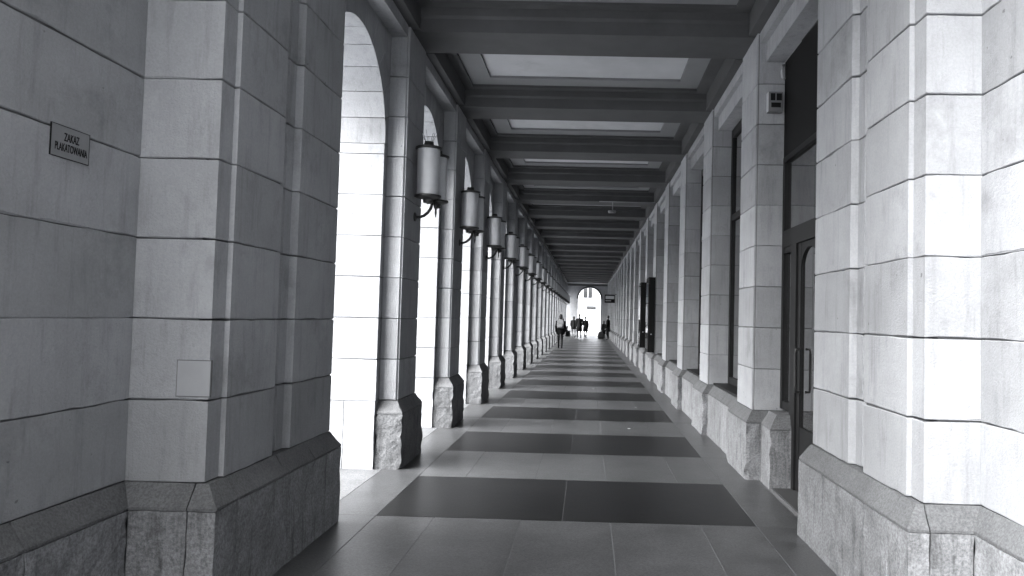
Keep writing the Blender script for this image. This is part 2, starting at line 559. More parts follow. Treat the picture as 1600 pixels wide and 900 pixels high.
# ------------------------------------------------------------------ arches between the left piers
def arch_meshes():
    O = (XIN, YA0, SPR)
    out = []
    nv, ro = 11, AR + .30
    for i in range(nv):
        a0, a1 = math.pi * i / nv, math.pi * (i + 1) / nv
        ga = GAP / AR
        vv = []
        steps = 4
        pr = [(AR, a0 + ga + (a1 - a0 - 2 * ga) * s / steps) for s in range(steps + 1)] + [(ro, a1 - ga * .75 - (a1 - a0 - 1.5 * ga) * s / steps) for s in range(steps + 1)]
        n = len(pr)
        for x in (XIN + .005 - O[0], XOUT - .005 - O[0]):
            vv += [(x, r * math.cos(a), r * math.sin(a)) for r, a in pr]
        ff = [tuple(range(n)), tuple(range(n, 2 * n))] + [(q, (q + 1) % n, n + (q + 1) % n, n + q) for q in range(n)]
        out.append(('voussoir', mesh('voussoir', vv, ff, 'stone')))
    h = P / 2 - .002
    zt = 4.975 - SPR
    r2 = ro - .02
    pts = [(h, .004), (h, zt), (-h, zt), (-h, .004)] + [(r2 * math.cos(a), max(r2 * math.sin(a), .004)) for a in [math.pi - math.pi * s / 40 for s in range(41)]]
    n = len(pts)
    vv = [(x, y, z) for x in (0, XOUT - XIN) for y, z in pts]
    ff = [tuple(range(n)), tuple(range(n, 2 * n))] + [(q, (q + 1) % n, n + (q + 1) % n, n + q) for q in range(n)]
    out.append(('spandrel', mesh('spandrel', vv, ff, 'stone')))
    return out
AM = arch_meshes()
for k in range(NP + 1):
    t = thing('stone_arch', f'{ORD[k]} round stone arch from the camera, opening the left side to daylight', 'arch', (XIN, YA0 + k * P, SPR), 0, 'arches of the left side')
    for n, me in AM: obj(n, me, t)

# ------------------------------------------------------------------ right row: piers, low walls, shop windows
OR_ = (XR, YC, 0)
def make_right_variant(sd):
    parts = []
    prof = pier_profile(XR, 2.16, Y2N, Y2F, -1)
    for i in range(9):
        z0, z1 = course_z(i)
        if i == 8: z1 = ZB - .003
        v, f = block(prof, z0, z1, .004, .12, .004, sd + i)
        parts.append(('stone_block', mesh('stone_block', rel(v, OR_), f, 'stone')))
    fp = rect(1.620, 2.16, Y2N - .10, Y2F + .10)
    v, f = loft([(fp, -.01), (fp, .565)], .04, .04, .010, sd + 2, 1.3)
    parts.append(('foot_stone', mesh('foot_stone', rel(v, OR_), f, 'granite')))
    tp = rect(XR - .004, 2.16, Y2N - .006, Y2F + .006)
    v, f = loft([(fp, .569), (fp, .585), (tp, ZP - .002)], .045, .045, .006, sd + 4, .9)
    parts.append(('cap_stone', mesh('cap_stone', rel(v, OR_), f, 'cap')))
    core = MB().box(XR + .014, 2.14, Y2N + .012, Y2F - .012, .1, ZB - .02)
    parts.append(('mortar_core', mesh('mortar_core', rel(core.v, OR_), core.f, 'mortar')))
    return parts
RV = [make_right_variant(s) for s in (2.2, 6.1, 12.4)]
for k in range(NP):
    t = thing('wall_pier', f'{ORD[k]} limestone pier from the camera in the right row, between shop fronts', 'pier', (XR, YC + k * P, 0), 0, 'piers of the shop side')
    for n, me in RV[k % 3]: obj(n, me, t)

BL = P - (Y2F - Y2N)                      # clear width of a bay
def low_wall_parts(sd):
    parts = []
    y0, y1 = .101, BL - .101
    ym = y0 + (y1 - y0) * .46
    for a, b in ((y0, ym - .003), (ym + .003, y1)):
        fp = rect(1.695, 2.10, a, b)
        v, f = loft([(fp, -.01), (fp, .565)], .07, .08, .007, sd, .8)
        parts.append(('wall_stone', mesh('wall_stone', rel(v, (1.695, 0, 0)), f, 'granite')))
        tp = rect(1.775, 2.10, a, b)
        v, f = loft([(fp, .569), (fp, .585), (tp, ZP)], .07, .06, .005, sd + 2, .8)
        parts.append(('cap_stone', mesh('cap_stone', rel(v, (1.695, 0, 0)), f, 'cap')))
    parts.append(('sill', mesh('sill', *box_vf(.09, .38, .004, BL - .004, ZP + .002, ZP + .03), 'frame')))
    return parts
LW = [low_wall_parts(s) for s in (3.1, 8.8)]
def window_parts():
    parts = []
    z0, z1 = ZP + .034, 4.305
    def bar(*a): return mesh('frame_bar', *box_vf(*a), 'frame')
    x0, x1 = -.035, .035
    parts.append(('frame_bar', bar(x0, x1, .004, .10, z0, z1)))
    parts.append(('frame_bar', bar(x0, x1, BL - .10, BL - .004, z0, z1)))
    parts.append(('frame_bar', bar(x0 + .002, x1 - .002, .101, BL - .101, z0, z0 + .09)))
    parts.append(('frame_bar', bar(x0 + .002, x1 - .002, .101, BL - .101, z1 - .12, z1)))
    parts.append(('frame_bar', bar(x0 + .004, x1 - .004, .101, BL - .101, 3.0, 3.09)))
    ym = BL / 2
    for a, b in ((z0 + .091, 2.999), (3.091, z1 - .121)):
        parts.append(('frame_bar', bar(x0 + .006, x1 - .006, ym - .035, ym + .035, a, b)))
        for c, d in ((.102, ym - .036), (ym + .036, BL - .102)):
            parts.append(('pane', mesh('pane', *box_vf(-.006, .006, c, d, a, b), 'glass')))
    return parts
WP = window_parts()
for k in range(NP - 1):
    y = Y2F + k * P
    t = thing('low_wall', f'{ORD[k]} granite low wall from the camera, under the shop windows between right piers', 'wall', (1.695, y, 0), 0, 'low walls of the shop side')
    for n, me in LW[k % 2]: obj(n, me, t)
    if k < 7:
        t = thing('shop_window', f'{ORD[k]} dark framed shop window from the camera, deep between right-hand piers', 'window', (XWIN, y, 0), 0, 'shop windows')
        for n, me in WP: obj(n, me, t)
rw = MB().box(2.105, 2.5, Y2F + .05, YEND, -.1, 4.97).box(2.02, 2.10, Y2F + 7 * P, YEND, ZP + .05, 4.3)
structure(obj('wall_right', rw.mesh('wall_right', 'dark')))

# ------------------------------------------------------------------ corner piers with sunk channel, and the walls beside the camera
X1L, X1R, WL, WR = -1.937, 1.705, -2.38, 2.02
YA, YB_ = 3.82, 5.58
def corner_profile(sgn, face, back):
    """plan seen from above; sgn=+1 left pier (face looks to +x), -1 right pier"""
    s = sgn
    f = face
    pts = [(back, YA), (f - s * .028, YA), (f - s * .028, YA + .14), (f, YA + .14),
           (f, 4.57), (f - s * .085, 4.57), (f - s * .085, 4.70), (f - s * .045, 4.715), (f - s * .045, 4.82), (f, 4.835),
           (f, YB_), (back, YB_)]
    return pts
def corner_pier(name, label, sgn, face, back, wall_x, foot_x, mats):
    O = (face, YA, 0)
    t = thing(name, label, 'pier', O, 0, 'channelled corner piers')
    prof = corner_profile(sgn, face, back)
    n = 0
    for i in range(10):
        z0, z1 = course_z(i)
        if i == 9: z1 = 4.97
        v, f = block(prof, z0, z1, .004, .07, .006, 31 * sgn + i)
        obj('stone_block', mesh('stone_block', rel(v, O), f, 'stone'), t)
    c = MB()
    q = sorted((face - sgn * .105, back + sgn * .02))
    c.box(q[0], q[1], YA + .02, YB_ - .007, .1, 4.95)
    for ya_, yb_ in ((YA + .16, 4.55), (4.86, YB_ - .007)):
        q = sorted((face - sgn * .104, face - sgn * .010)); c.box(q[0], q[1], ya_, yb_, .1, 4.94)
    obj('mortar_core', mesh('mortar_core', rel(c.v, O), c.f, 'mortar'), t)
    # granite foot: slabs with upright joints, sloped cap stones above
    def R(xa, xb, y0, y1): return rect(min(xa, xb), max(xa, xb), y0, y1)
    fy = YA - .075
    jx = wall_x + (foot_x - wall_x) * .72 - sgn * .0
    cuts = [(wall_x + sgn * .07, jx - sgn * .003, fy, 4.05), (jx + sgn * .003, foot_x, fy, 3.99)]
    ys = [3.996, 4.62, 5.10, YB_ + .07] if sgn > 0 else [3.996, 4.74, YB_ + .07]
    for a, b in zip(ys, ys[1:]): cuts.append((face - sgn * .25, foot_x, a + (0.006 if a > 4 else 0), b))
    for i, (xa, xb, y0, y1) in enumerate(cuts):
        v, f = loft([(R(xa, xb, y0, y1), -.01), (R(xa, xb, y0, y1), .562)], .05, .06, .006, 3 * i + sgn, .1)
        obj('foot_stone', mesh('foot_stone', rel(v, O), f, 'granite'), t)
        # cap: slopes back only on its outer edges
        ya = y0 + (.072 if i < 2 else 0)
        xb2 = xb - sgn * .072 if i else xb
        yb = y1 - (.068 if i == len(cuts) - 1 else 0)
        lo = [(xa, y0), (xb, y0), (xb, y1), (xa, y1)]
        xa2 = wall_x if i == 0 else xa
        hi = [(xa2, ya), (xb2, ya), (xb2, yb), (xa, yb)]
        if sgn < 0: lo.reverse(); hi.reverse()
        v, f = loft([(lo, .566), (lo, .58), (hi, ZP - .001)], .06, .05, .004, 5 * i + sgn, .8)
        obj('cap_stone', mesh('cap_stone', rel(v, O), f, 'cap'), t)
    return t
cpl = corner_pier('corner_pier', 'large near pier on the left with sunk channel and tall granite foot', +1, X1L, XOUT, WL, -1.865, None)
cpr = corner_pier('corner_pier', 'large bright near pier on the right with sunk channel and granite foot', -1, X1R, 2.5, WR, 1.62, None)

def side_wall(name, x, sgn, y0, y1, thick):
    xo = x - sgn * thick
    base = structure(obj(name, MB().box(min(x - sgn * .014, xo), max(x - sgn * .014, xo), y0 + .01, y1 - .01, -.1, 4.96).mesh(name, 'mortar')))
    for i in range(10):
        z0, z1 = course_z(i)
        if i == 9: z1 = 4.97
        v, f = block(rect(min(x, xo), max(x, xo), y0, y1), z0, z1, .004, .07, .008, 77 * sgn + i)
        obj('stone_course', mesh('stone_course', v, f, 'stone'), base)
    xf = x + sgn * .07
    ys = [y0, 3.06, YA - .078] if sgn < 0 else [y0, 2.0, 3.06, YA - .078]
    for i, (a, b) in enumerate(zip(ys, ys[1:])):
        def R(xa, xb, p, q): return rect(min(xa, xb), max(xa, xb), p, q)
        v, f = loft([(R(x - sgn * .1, xf, a + .003, b - .003), -.01), (R(x - sgn * .1, xf, a + .003, b - .003), .562)], .05, .06, .007, i + sgn, .8)
        obj('foot_stone', mesh('foot_stone', v, f, 'granite'), base)
        v, f = loft([(R(x - sgn * .1, xf, a + .003, b - .003), .566), (R(x - sgn * .1, xf, a + .003, b - .003), .58), (R(x - sgn * .1, x + sgn * .002, a + .003, YA - .004 if i == len(ys) - 2 else b - .003), ZP - .001)], .06, .05, .004, i + sgn, .8)
        obj('cap_stone', mesh('cap_stone', v, f, 'cap'), base)
    return base
side_wall('wall_left', WL, +1, 0.90, YA - .002, .52)
side_wall('wall_right_near', WR, -1, 2.85, YA - .002, .5)
# unseen dark recess added at right to cut bounce onto the left wall
structure(obj('bounce_absorber', MB().box(7, 7.3, .3, 3.3, -.1, 4.9).box(2.5, 7, 2.9, 3.3, -.1, 4.9).box(2.02, 7, .3, .7, -.1, 4.59).box(2.61, 7.3, .3, 3.3, 4.9, 5.2).mesh('bounce_absorber', 'dark')))

structure(obj('sky_blocker', MB().box(2.06, 9, -40, .298, -.1, 12).mesh('sky_blocker', 'blocker')))  # unseen mass added to keep sky from behind right off the left wall

# ------------------------------------------------------------------ shop door in the first right bay
O = (XWIN, YB_, 0)
door = thing('shop_door', 'dark framed glazed shop entrance with transom beside the near right pier', 'door', O)
def dbar(name, y0, y1, z0, z1, m_='frame', x0=1.985, x1=2.065, par=None):
    v, f = box_vf(x0, x1, y0, y1, z0, z1)
    return obj(name, mesh(name, rel(v, O), f, m_), par or door)
dbar('signboard', YB_ + .01, Y2N - .004, 3.30, 4.305, 'ink', 1.99, 2.07)
dbar('frame_bar', Y2N - .07, Y2N - .004, .722, 3.298)
dbar('frame_bar', YB_ + .01, YB_ + .08, .0, 3.298)
dbar('frame_bar', YB_ + .081, Y2N - .071, 2.36, 2.53, x0=1.98, x1=2.06)
dbar('frame_bar', YB_ + .081, Y2N - .071, 3.24, 3.297, x0=1.983)
dbar('frame_bar', 7.06, 7.24, 0, 2.359, x0=1.975, x1=2.07)
dbar('pane', YB_ + .082, Y2N - .072, 2.531, 3.239, 'glass', 2.02, 2.03)
dbar('pane', 7.241, Y2N - .071, .80, 2.30, 'glass', 2.02, 2.03)
dbar('frame_bar', 7.241, Y2N - .071, .722, .80, x0=1.99)
dbar('frame_bar', 7.241, Y2N - .071, 2.30, 2.358, x0=1.99)
# leaf: stiles, bottom rail, arched head, glass, handle, letter plate
def leaf(y0, y1):
    lf = dbar('door_leaf', y0, y0 + .09, .02, 2.355, x0=1.995, x1=2.045)
    dbar('stile', y1 - .09, y1, .02, 2.355, x0=1.995, x1=2.045, par=lf)
    dbar('kick_panel', y0 + .091, y1 - .091, .02, .62, x0=2.0, x1=2.04, par=lf)
    yc, r = (y0 + y1) / 2, (y1 - y0) / 2 - .09
    pts = [(yc + r, 2.353), (yc - r, 2.353)] + [(yc - r * math.cos(math.pi * s / 20), 2.10 + .2 * math.sin(math.pi * s / 20)) for s in range(21)]
    n = len(pts)
    v = [(x, y, z) for x in (1.998, 2.042) for y, z in pts]
    f = [tuple(range(n)), tuple(range(n, 2 * n))] + [(q, (q + 1) % n, n + (q + 1) % n, n + q) for q in range(n)]
    obj('arched_head', mesh('arched_head', rel(v, O), f, 'frame'), lf)
    dbar('pane', y0 + .091, y1 - .091, .621, 2.34, 'glass', 2.016, 2.024, par=lf)
    v, f = tube([(1.99, y1 - .12, .95), (1.95, y1 - .12, .95), (1.945, y1 - .12, 1.0), (1.945, y1 - .12, 1.3), (1.95, y1 - .12, 1.35), (1.99, y1 - .12, 1.35)], .012)
    obj('handle', mesh('handle', rel(v, O), f, 'iron', True), lf)
leaf(6.36, 7.055); leaf(5.665, 6.355)
v, f = tube([(1.985, 7.60, 4.13), (1.955, 7.585, 4.14), (1.945, 7.575, 4.20), (1.955, 7.585, 4.27), (1.985, 7.60, 4.28)], .011)
obj('hook', mesh('hook', rel(v, O), f, 'white', True), door)
dbar('threshold', YB_ + .10, 7.13, -.009, .012, 'dark', 1.80, 2.07)
structure(obj('wall_shop', MB().box(2.20, 2.5, YB_, Y2N + .3, -.1, 4.3).mesh('wall_shop', 'dark')))
# granite block under the side light
t = thing('jamb_block', 'granite block with sloped top between shop door and second right pier', 'wall', (1.775, 7.14, 0))
fp = rect(1.775, 2.10, 7.14, Y2N - .104); tp = rect(1.85, 2.10, 7.20, Y2N - .104)
v, f = loft([(fp, -.01), (fp, .555)], .05, .06, .009, 4.4); obj('wall_stone', mesh('wall_stone', rel(v, (1.775, 7.14, 0)), f, 'granite'), t)
v, f = loft([(fp, .559), (fp, .575), (tp, .70)], .05, .05, .006, 2.4); obj('cap_stone', mesh('cap_stone', rel(v, (1.775, 7.14, 0)), f, 'cap'), t)

# ------------------------------------------------------------------ end wall with its arch
AX, AREND, ASPR = .07, 1.03, 3.27
def end_wall():
    pts = [(-3.2, -.1), (AX - AREND, -.1), (AX - AREND, ASPR)] + [(AX - AREND * math.cos(math.pi * s / 32), ASPR + AREND * math.sin(math.pi * s / 32)) for s in range(1, 32)] + \
          [(AX + AREND, ASPR), (AX + AREND, -.1), (3.0, -.1), (3.0, 4.974), (-3.2, 4.974)]
    n = len(pts)
    v = [(x, y, z) for y in (YEND, YEND + .6) for x, z in pts]
    f = [tuple(range(n)), tuple(range(n, 2 * n))] + [(q, (q + 1) % n, n + (q + 1) % n, n + q) for q in range(n)]
    e = structure(obj('end_wall', mesh('end_wall', v, f, 'stone')))
    ring = []
    for r, y in ((AREND - .002, YEND - .03), (AREND + .14, YEND - .03), (AREND + .14, YEND + .1), (AREND - .002, YEND + .1)):
        ring.append([(AX - r * math.cos(math.pi * s / 32), y, ASPR + r * math.sin(math.pi * s / 32)) for s in range(33)])
    v = sum(ring, [])
    f = [(a * 33 + s, a * 33 + s + 1, ((a + 1) % 4) * 33 + s + 1, ((a + 1) % 4) * 33 + s) for a in range(4) for s in range(32)]
    obj('arch_moulding', mesh('arch_moulding', v, f, 'beam'), e)  # dark beam colour puts the moulding's shadow into its surface
    obj('string_course', mesh('string_course', *box_vf(XL + .02, XR - .02, YEND - .06, YEND - .002, 4.44, 4.58), 'beam'), e)
end_wall()

# ------------------------------------------------------------------ lanterns on the left piers
def lantern_parts():
    """origin on the pier face, at the lantern's mid height; +x points into the passage"""
    parts = []
    zb, zt, r = -.25, .25, .122
    def cyl(cx, cy, z0, z1, r):
        v, f = lathe([(r * .985, z0), (r, z0 + .01), (r, z1 - .01), (r * .985, z1)], 28, cx, cy)
        return mesh('glass_cylinder', v, f, 'lampglass', True)
    def cap(cx, cy, z, r, up):
        s = 1 if up else -1
        v, f = lathe([(r + .004, z), (r + .022, z + s * .004), (r + .022, z + s * .022), (r + .004, z + s * .03), (r * .45, z + s * .045), (r * .4, z + s * .085), (.02, z + s * .09)], 28, cx, cy)
        return mesh('cap', v, f, 'iron', False)
    parts += [('glass_cylinder', cyl(.165, 0, zb, zt, r)), ('top_cap', cap(.165, 0, zt, r, True)), ('bottom_cap', cap(.165, 0, zb, r, False))]
    c2 = (.225, .25)
    parts += [('glass_cylinder', cyl(*c2, zb - .02, zt - .04, .100)), ('top_cap', cap(*c2, zt - .04, .100, True)), ('bottom_cap', cap(*c2, zb - .02, .100, False))]
    mbr = MB()
    pth = [(.0, 0.12, -.475), (.05, .12, -.478), (.10, .12, -.462), (.145, .12, -.425), (.175, .12, -.38), (.19, .12, -.33), (.195, .12, -.29)]
    mbr.add(*tube(pth, .017, 8))
    mbr.add(*tube([(.165, 0, -.325), (.195, .12, -.30), (.225, .25, -.335)], .026, 8))
    parts.append(('bracket', mbr.mesh('bracket', 'iron', True)))
    v, f = lathe([(.018, -.30), (.022, -.36), (.010, -.40), (.013, -.43), (.003, -.48)], 10, .235, .10)
    parts.append(('finial', mesh('finial', v, f, 'iron', True)))
    v, f = lathe([(.05, -.003), (.05, .012), (.03, .02)], 16)
    v = [(z, x + .12, y - .475) for x, y, z in v]
    parts.append(('wall_plate', mesh('wall_plate', v, f, 'iron')))
    sp = MB()
    for a in range(7):
        an = a * .9
        sp.add(*tube([(.165 + .03 * math.cos(an), .03 * math.sin(an), zt + .07), (.165 + .085 * math.cos(an), .085 * math.sin(an), zt + .17 + .03 * (a % 2))], .0025, 4))
    parts.append(('spike', sp.mesh('spike', 'iron')))
    return parts
LP = lantern_parts()
for k in range(NP):
    t = thing('wall_lantern', f'{ORD[k]} cylindrical wall lantern from the camera, on a curved iron bracket', 'lantern', (XL, YC - .05 + k * P, 3.135), 0, 'lanterns along the left piers')
    t.rotation_euler = (rnd.uniform(-.012, .012), rnd.uniform(-.015, .015), rnd.uniform(-.05, .05))
    for n, me in LP:
        if n == 'spike' and k > 0: continue
        obj(n, me, t)

# ------------------------------------------------------------------ small fixtures
# notice plaque
PY, PZ = 3.29, 2.327
t = thing('notice_plaque', 'small grey plaque reading ZAKAZ PLAKATOWANIA on the left wall', 'plaque', (WL, PY, PZ))
boxo('plate', (.0005, .006, -.122, .122, -.07, .07), 'plaque', t)
fb = MB().box(.0005, .007, -.1245, -.1222, -.0724, .0724).box(.0005, .007, .1222, .1245, -.0724, .0724).box(.0005, .007, -.122, .122, .0702, .0724).box(.0005, .007, -.122, .122, -.0724, -.0702)
obj('plate_rim', fb.mesh('plate_rim', 'ink'), t)
def text(name, body, size, y, z, parent, material, wid=None):
    cu = bpy.data.curves.new(name, 'FONT')
    cu.body = body; cu.size = size; cu.align_x = 'CENTER'; cu.align_y = 'CENTER'; cu.extrude = .0006; cu.offset = .0006
    o = bpy.data.objects.new('tmp', cu)
    COL.objects.link(o)
    bpy.context.view_layer.update()
    me = bpy.data.meshes.new_from_object(o.evaluated_get(bpy.context.evaluated_depsgraph_get()))
    bpy.data.objects.remove(o)
    me.materials.clear(); me.materials.append(M[material])
    w_ = max(v.co.x for v in me.vertices) - min(v.co.x for v in me.vertices)
    s = wid / w_ if wid else 1
    for v in me.vertices:
        x, yy, zz = v.co
        v.co = (.0068 + zz, y + x * s, z + yy)
    me.name = name
    return obj(name, me, parent)
text('lettering', 'ZAKAZ', .052, .005, .022, t, 'ink', .098)
text('lettering', 'PLAKATOWANIA', .050, .005, -.026, t, 'ink', .208)

# access hatch on the transverse face of the left corner pier
t = thing('access_hatch', 'small square access hatch flush in the left near pier', 'hatch', (-2.045, YA, 1.23))
boxo('door_plate', (-.086, .086, -.004, .01, -.091, .091), 'hatch', t)
fb = MB().box(-.091, -.0865, -.0015, .008, -.096, .096).box(.0865, .091, -.0015, .008, -.096, .096).box(-.086, .086, -.0015, .008, .0915, .096).box(-.086, .086, -.0015, .008, -.096, -.0915)
obj('hatch_rim', fb.mesh('hatch_rim', 'iron_g'), t)

# alarm box on the second right pier
t = thing('alarm_box', 'small white alarm box high on the right pier beside the shop sign', 'alarm box', (1.88, Y2N, 3.87))
boxo('housing', (-.075, .075, -.085, -.001, -.105, .105), 'housing', t, .008)
boxo('display', (-.055, -.008, -.092, -.0845, .012, .085), 'ink', t)
boxo('display', (.006, .06, -.092, -.0845, .012, .085), 'ink', t)
boxo('display', (-.048, .05, -.092, -.0845, -.06, -.012), 'ink', t)
boxo('side_cover', (-.079, -.0752, -.084, -.002, -.1, .1), 'white', t)

# black display cases on the fifth and sixth right piers
for k, nm in ((4, 'fifth'), (5, 'sixth')):
    t = thing('display_case', f'tall black display case on the {nm} right-hand pier', 'display case', (XR, YC + k * P, .74), 0, 'black display cases')
    boxo('case', (-.17, -.002, -.40, .40, 0, 1.93), 'ink', t, .01)
    boxo('pane', (-.176, -.1705, -.34, .34, .08, 1.85), 'glass', t)
    boxo('lock', (-.10, -.075, -.408, -.4005, .45, .475), 'white', t)

# projecting shop sign
t = thing('projecting_sign', 'black framed box sign with pale panel projecting from far right piers', 'sign', (1.66, 46.6, 2.8))
boxo('sign_box', (-.66, 0, -.09, .09, -.26, .26), 'ink', t, .012)
boxo('sign_face', (-.60, -.06, -.097, -.0905, -.02, .17), 'white', t)
boxo('sign_face', (-.60, -.25, -.097, -.0905, -.16, -.09), 'grey', t)
boxo('bracket', (-.02, .1, -.03, .03, .262, .30), 'iron', t)

# ceiling camera on its conduit
t = thing('ceiling_camera', 'small pale surveillance camera hanging from a dark ceiling beam', 'camera', (.56, 19.0, ZB))
v, f = tube([(0, 0, .002), (0, 0, -.25)], .014); obj('drop_rod', mesh('drop_rod', v, f, 'grey', True), t)
v, f = tube([(-.35, -.01, -.014), (1.1, -.01, -.014)], .012); obj('conduit', mesh('conduit', v, f, 'grey', True), t)
v, f = tube([(-.09, -.06, -.28), (.07, .06, -.26)], .04, 12); obj('camera_body', mesh('camera_body', v, f, 'grey', True), t)

# litter bin and paper scraps
t = thing('litter_bin', 'dark waist-high litter bin at the far end against the left piers', 'bin', (-1.63, 59.5, 0))
v, f = lathe([(.17, 0), (.2, .03), (.21, .7), (.225, .71), (.225, .74), (.18, .80), (.08, .84), (.02, .85)], 20); obj('body', mesh('body', v, f, 'iron', True), t)
v, f = lathe([(.226, .55), (.23, .56), (.23, .60), (.226, .61)], 20); obj('band', mesh('band', v, f, 'grey'), t)
for x, y, a, wh in ((.63, 10.72, .4, 'nearest the right low wall'), (.89, 13.3, 1.2, 'farther off by the right piers'), (.15, 16.5, 2.2, 'far off in the middle of the floor')):
    mbp = MB()
    n = 5
    for i in range(n):
        for j in range(n):
            mbp.v.append(((i - 2) * .011, (j - 2) * .008, .004 + .008 * abs(noise.noise(Vector((i * .8 + x, j * .8 + y, a)))) ))
    for i in range(n - 1):
        for j in range(n - 1): mbp.f.append((i * n + j, (i + 1) * n + j, (i + 1) * n + j + 1, i * n + j + 1))
    o = obj('paper_scrap', mbp.mesh('paper_scrap', 'paper'), None, (x, y, .001)); o.rotation_euler.z = a
    tag(o, f'tiny white paper scrap on the floor, {wh}', 'litter', 'paper scraps on the floor')

# ------------------------------------------------------------------ buildings outside
def house(name, label, loc, wx, dy, hz, nx, nz, axis, awn=(), wz=1.3):
    """pale street building; the windowed front is local -y, its base centre is the origin"""
    t = thing(name, label, 'building', loc, axis)
    boxo('wall', (-wx / 2, wx / 2, 0, dy, -.1, hz), 'facade', t)
    boxo('cornice', (-wx / 2 - .3, wx / 2 + .3, -.4, dy + .2, hz + .002, hz + .5), 'facade', t)
    wv = MB().box(-.55, .55, -.02, .06, 0, 1.7); wm = wv.mesh('pane', 'winglass')
    fm = MB().box(-.65, -.552, -.05, .05, -.1, 1.8).box(.552, .65, -.05, .05, -.1, 1.8).box(-.55, .55, -.05, .05, 1.702, 1.8).box(-.72, .72, -.12, .05, -.18, -.102).box(-.03, .03, -.04, -.021, 0, 1.7).mesh('window', 'facade')
    st = wx / nx
    for i in range(nx):
        for j in range(nz):
            o = obj('window', fm, t, (-wx / 2 + st * (i + .5), -.052, wz + j * 3.6))
            obj('pane', wm, o)
    for (a, b, c, d) in awn:
        v = [(a, -.01, d), (b, -.01, d), (b, -1.1, c), (a, -1.1, c), (a, -.01, d - .05), (b, -.01, d - .05), (b, -1.1, c - .18), (a, -1.1, c - .18)]
        f = [(0, 1, 2, 3), (4, 5, 6, 7), (0, 1, 5, 4), (1, 2, 6, 5), (2, 3, 7, 6), (3, 0, 4, 7)]
        obj('awning', mesh('awning', v, f, 'coat2'), t)
    return t
house('street_building', 'pale street building with awnings, seen through the far end arch', (1.5, 92, 0), 26, 8, 15, 8, 3, 0, ((-1.75, -.6, 2.75, 3.0),), 4.0)
house('street_building', 'pale building across the street, mirrored in the shop door glass', (-62, 10, 0), 60, 8, 11, 16, 3, math.pi / 2)

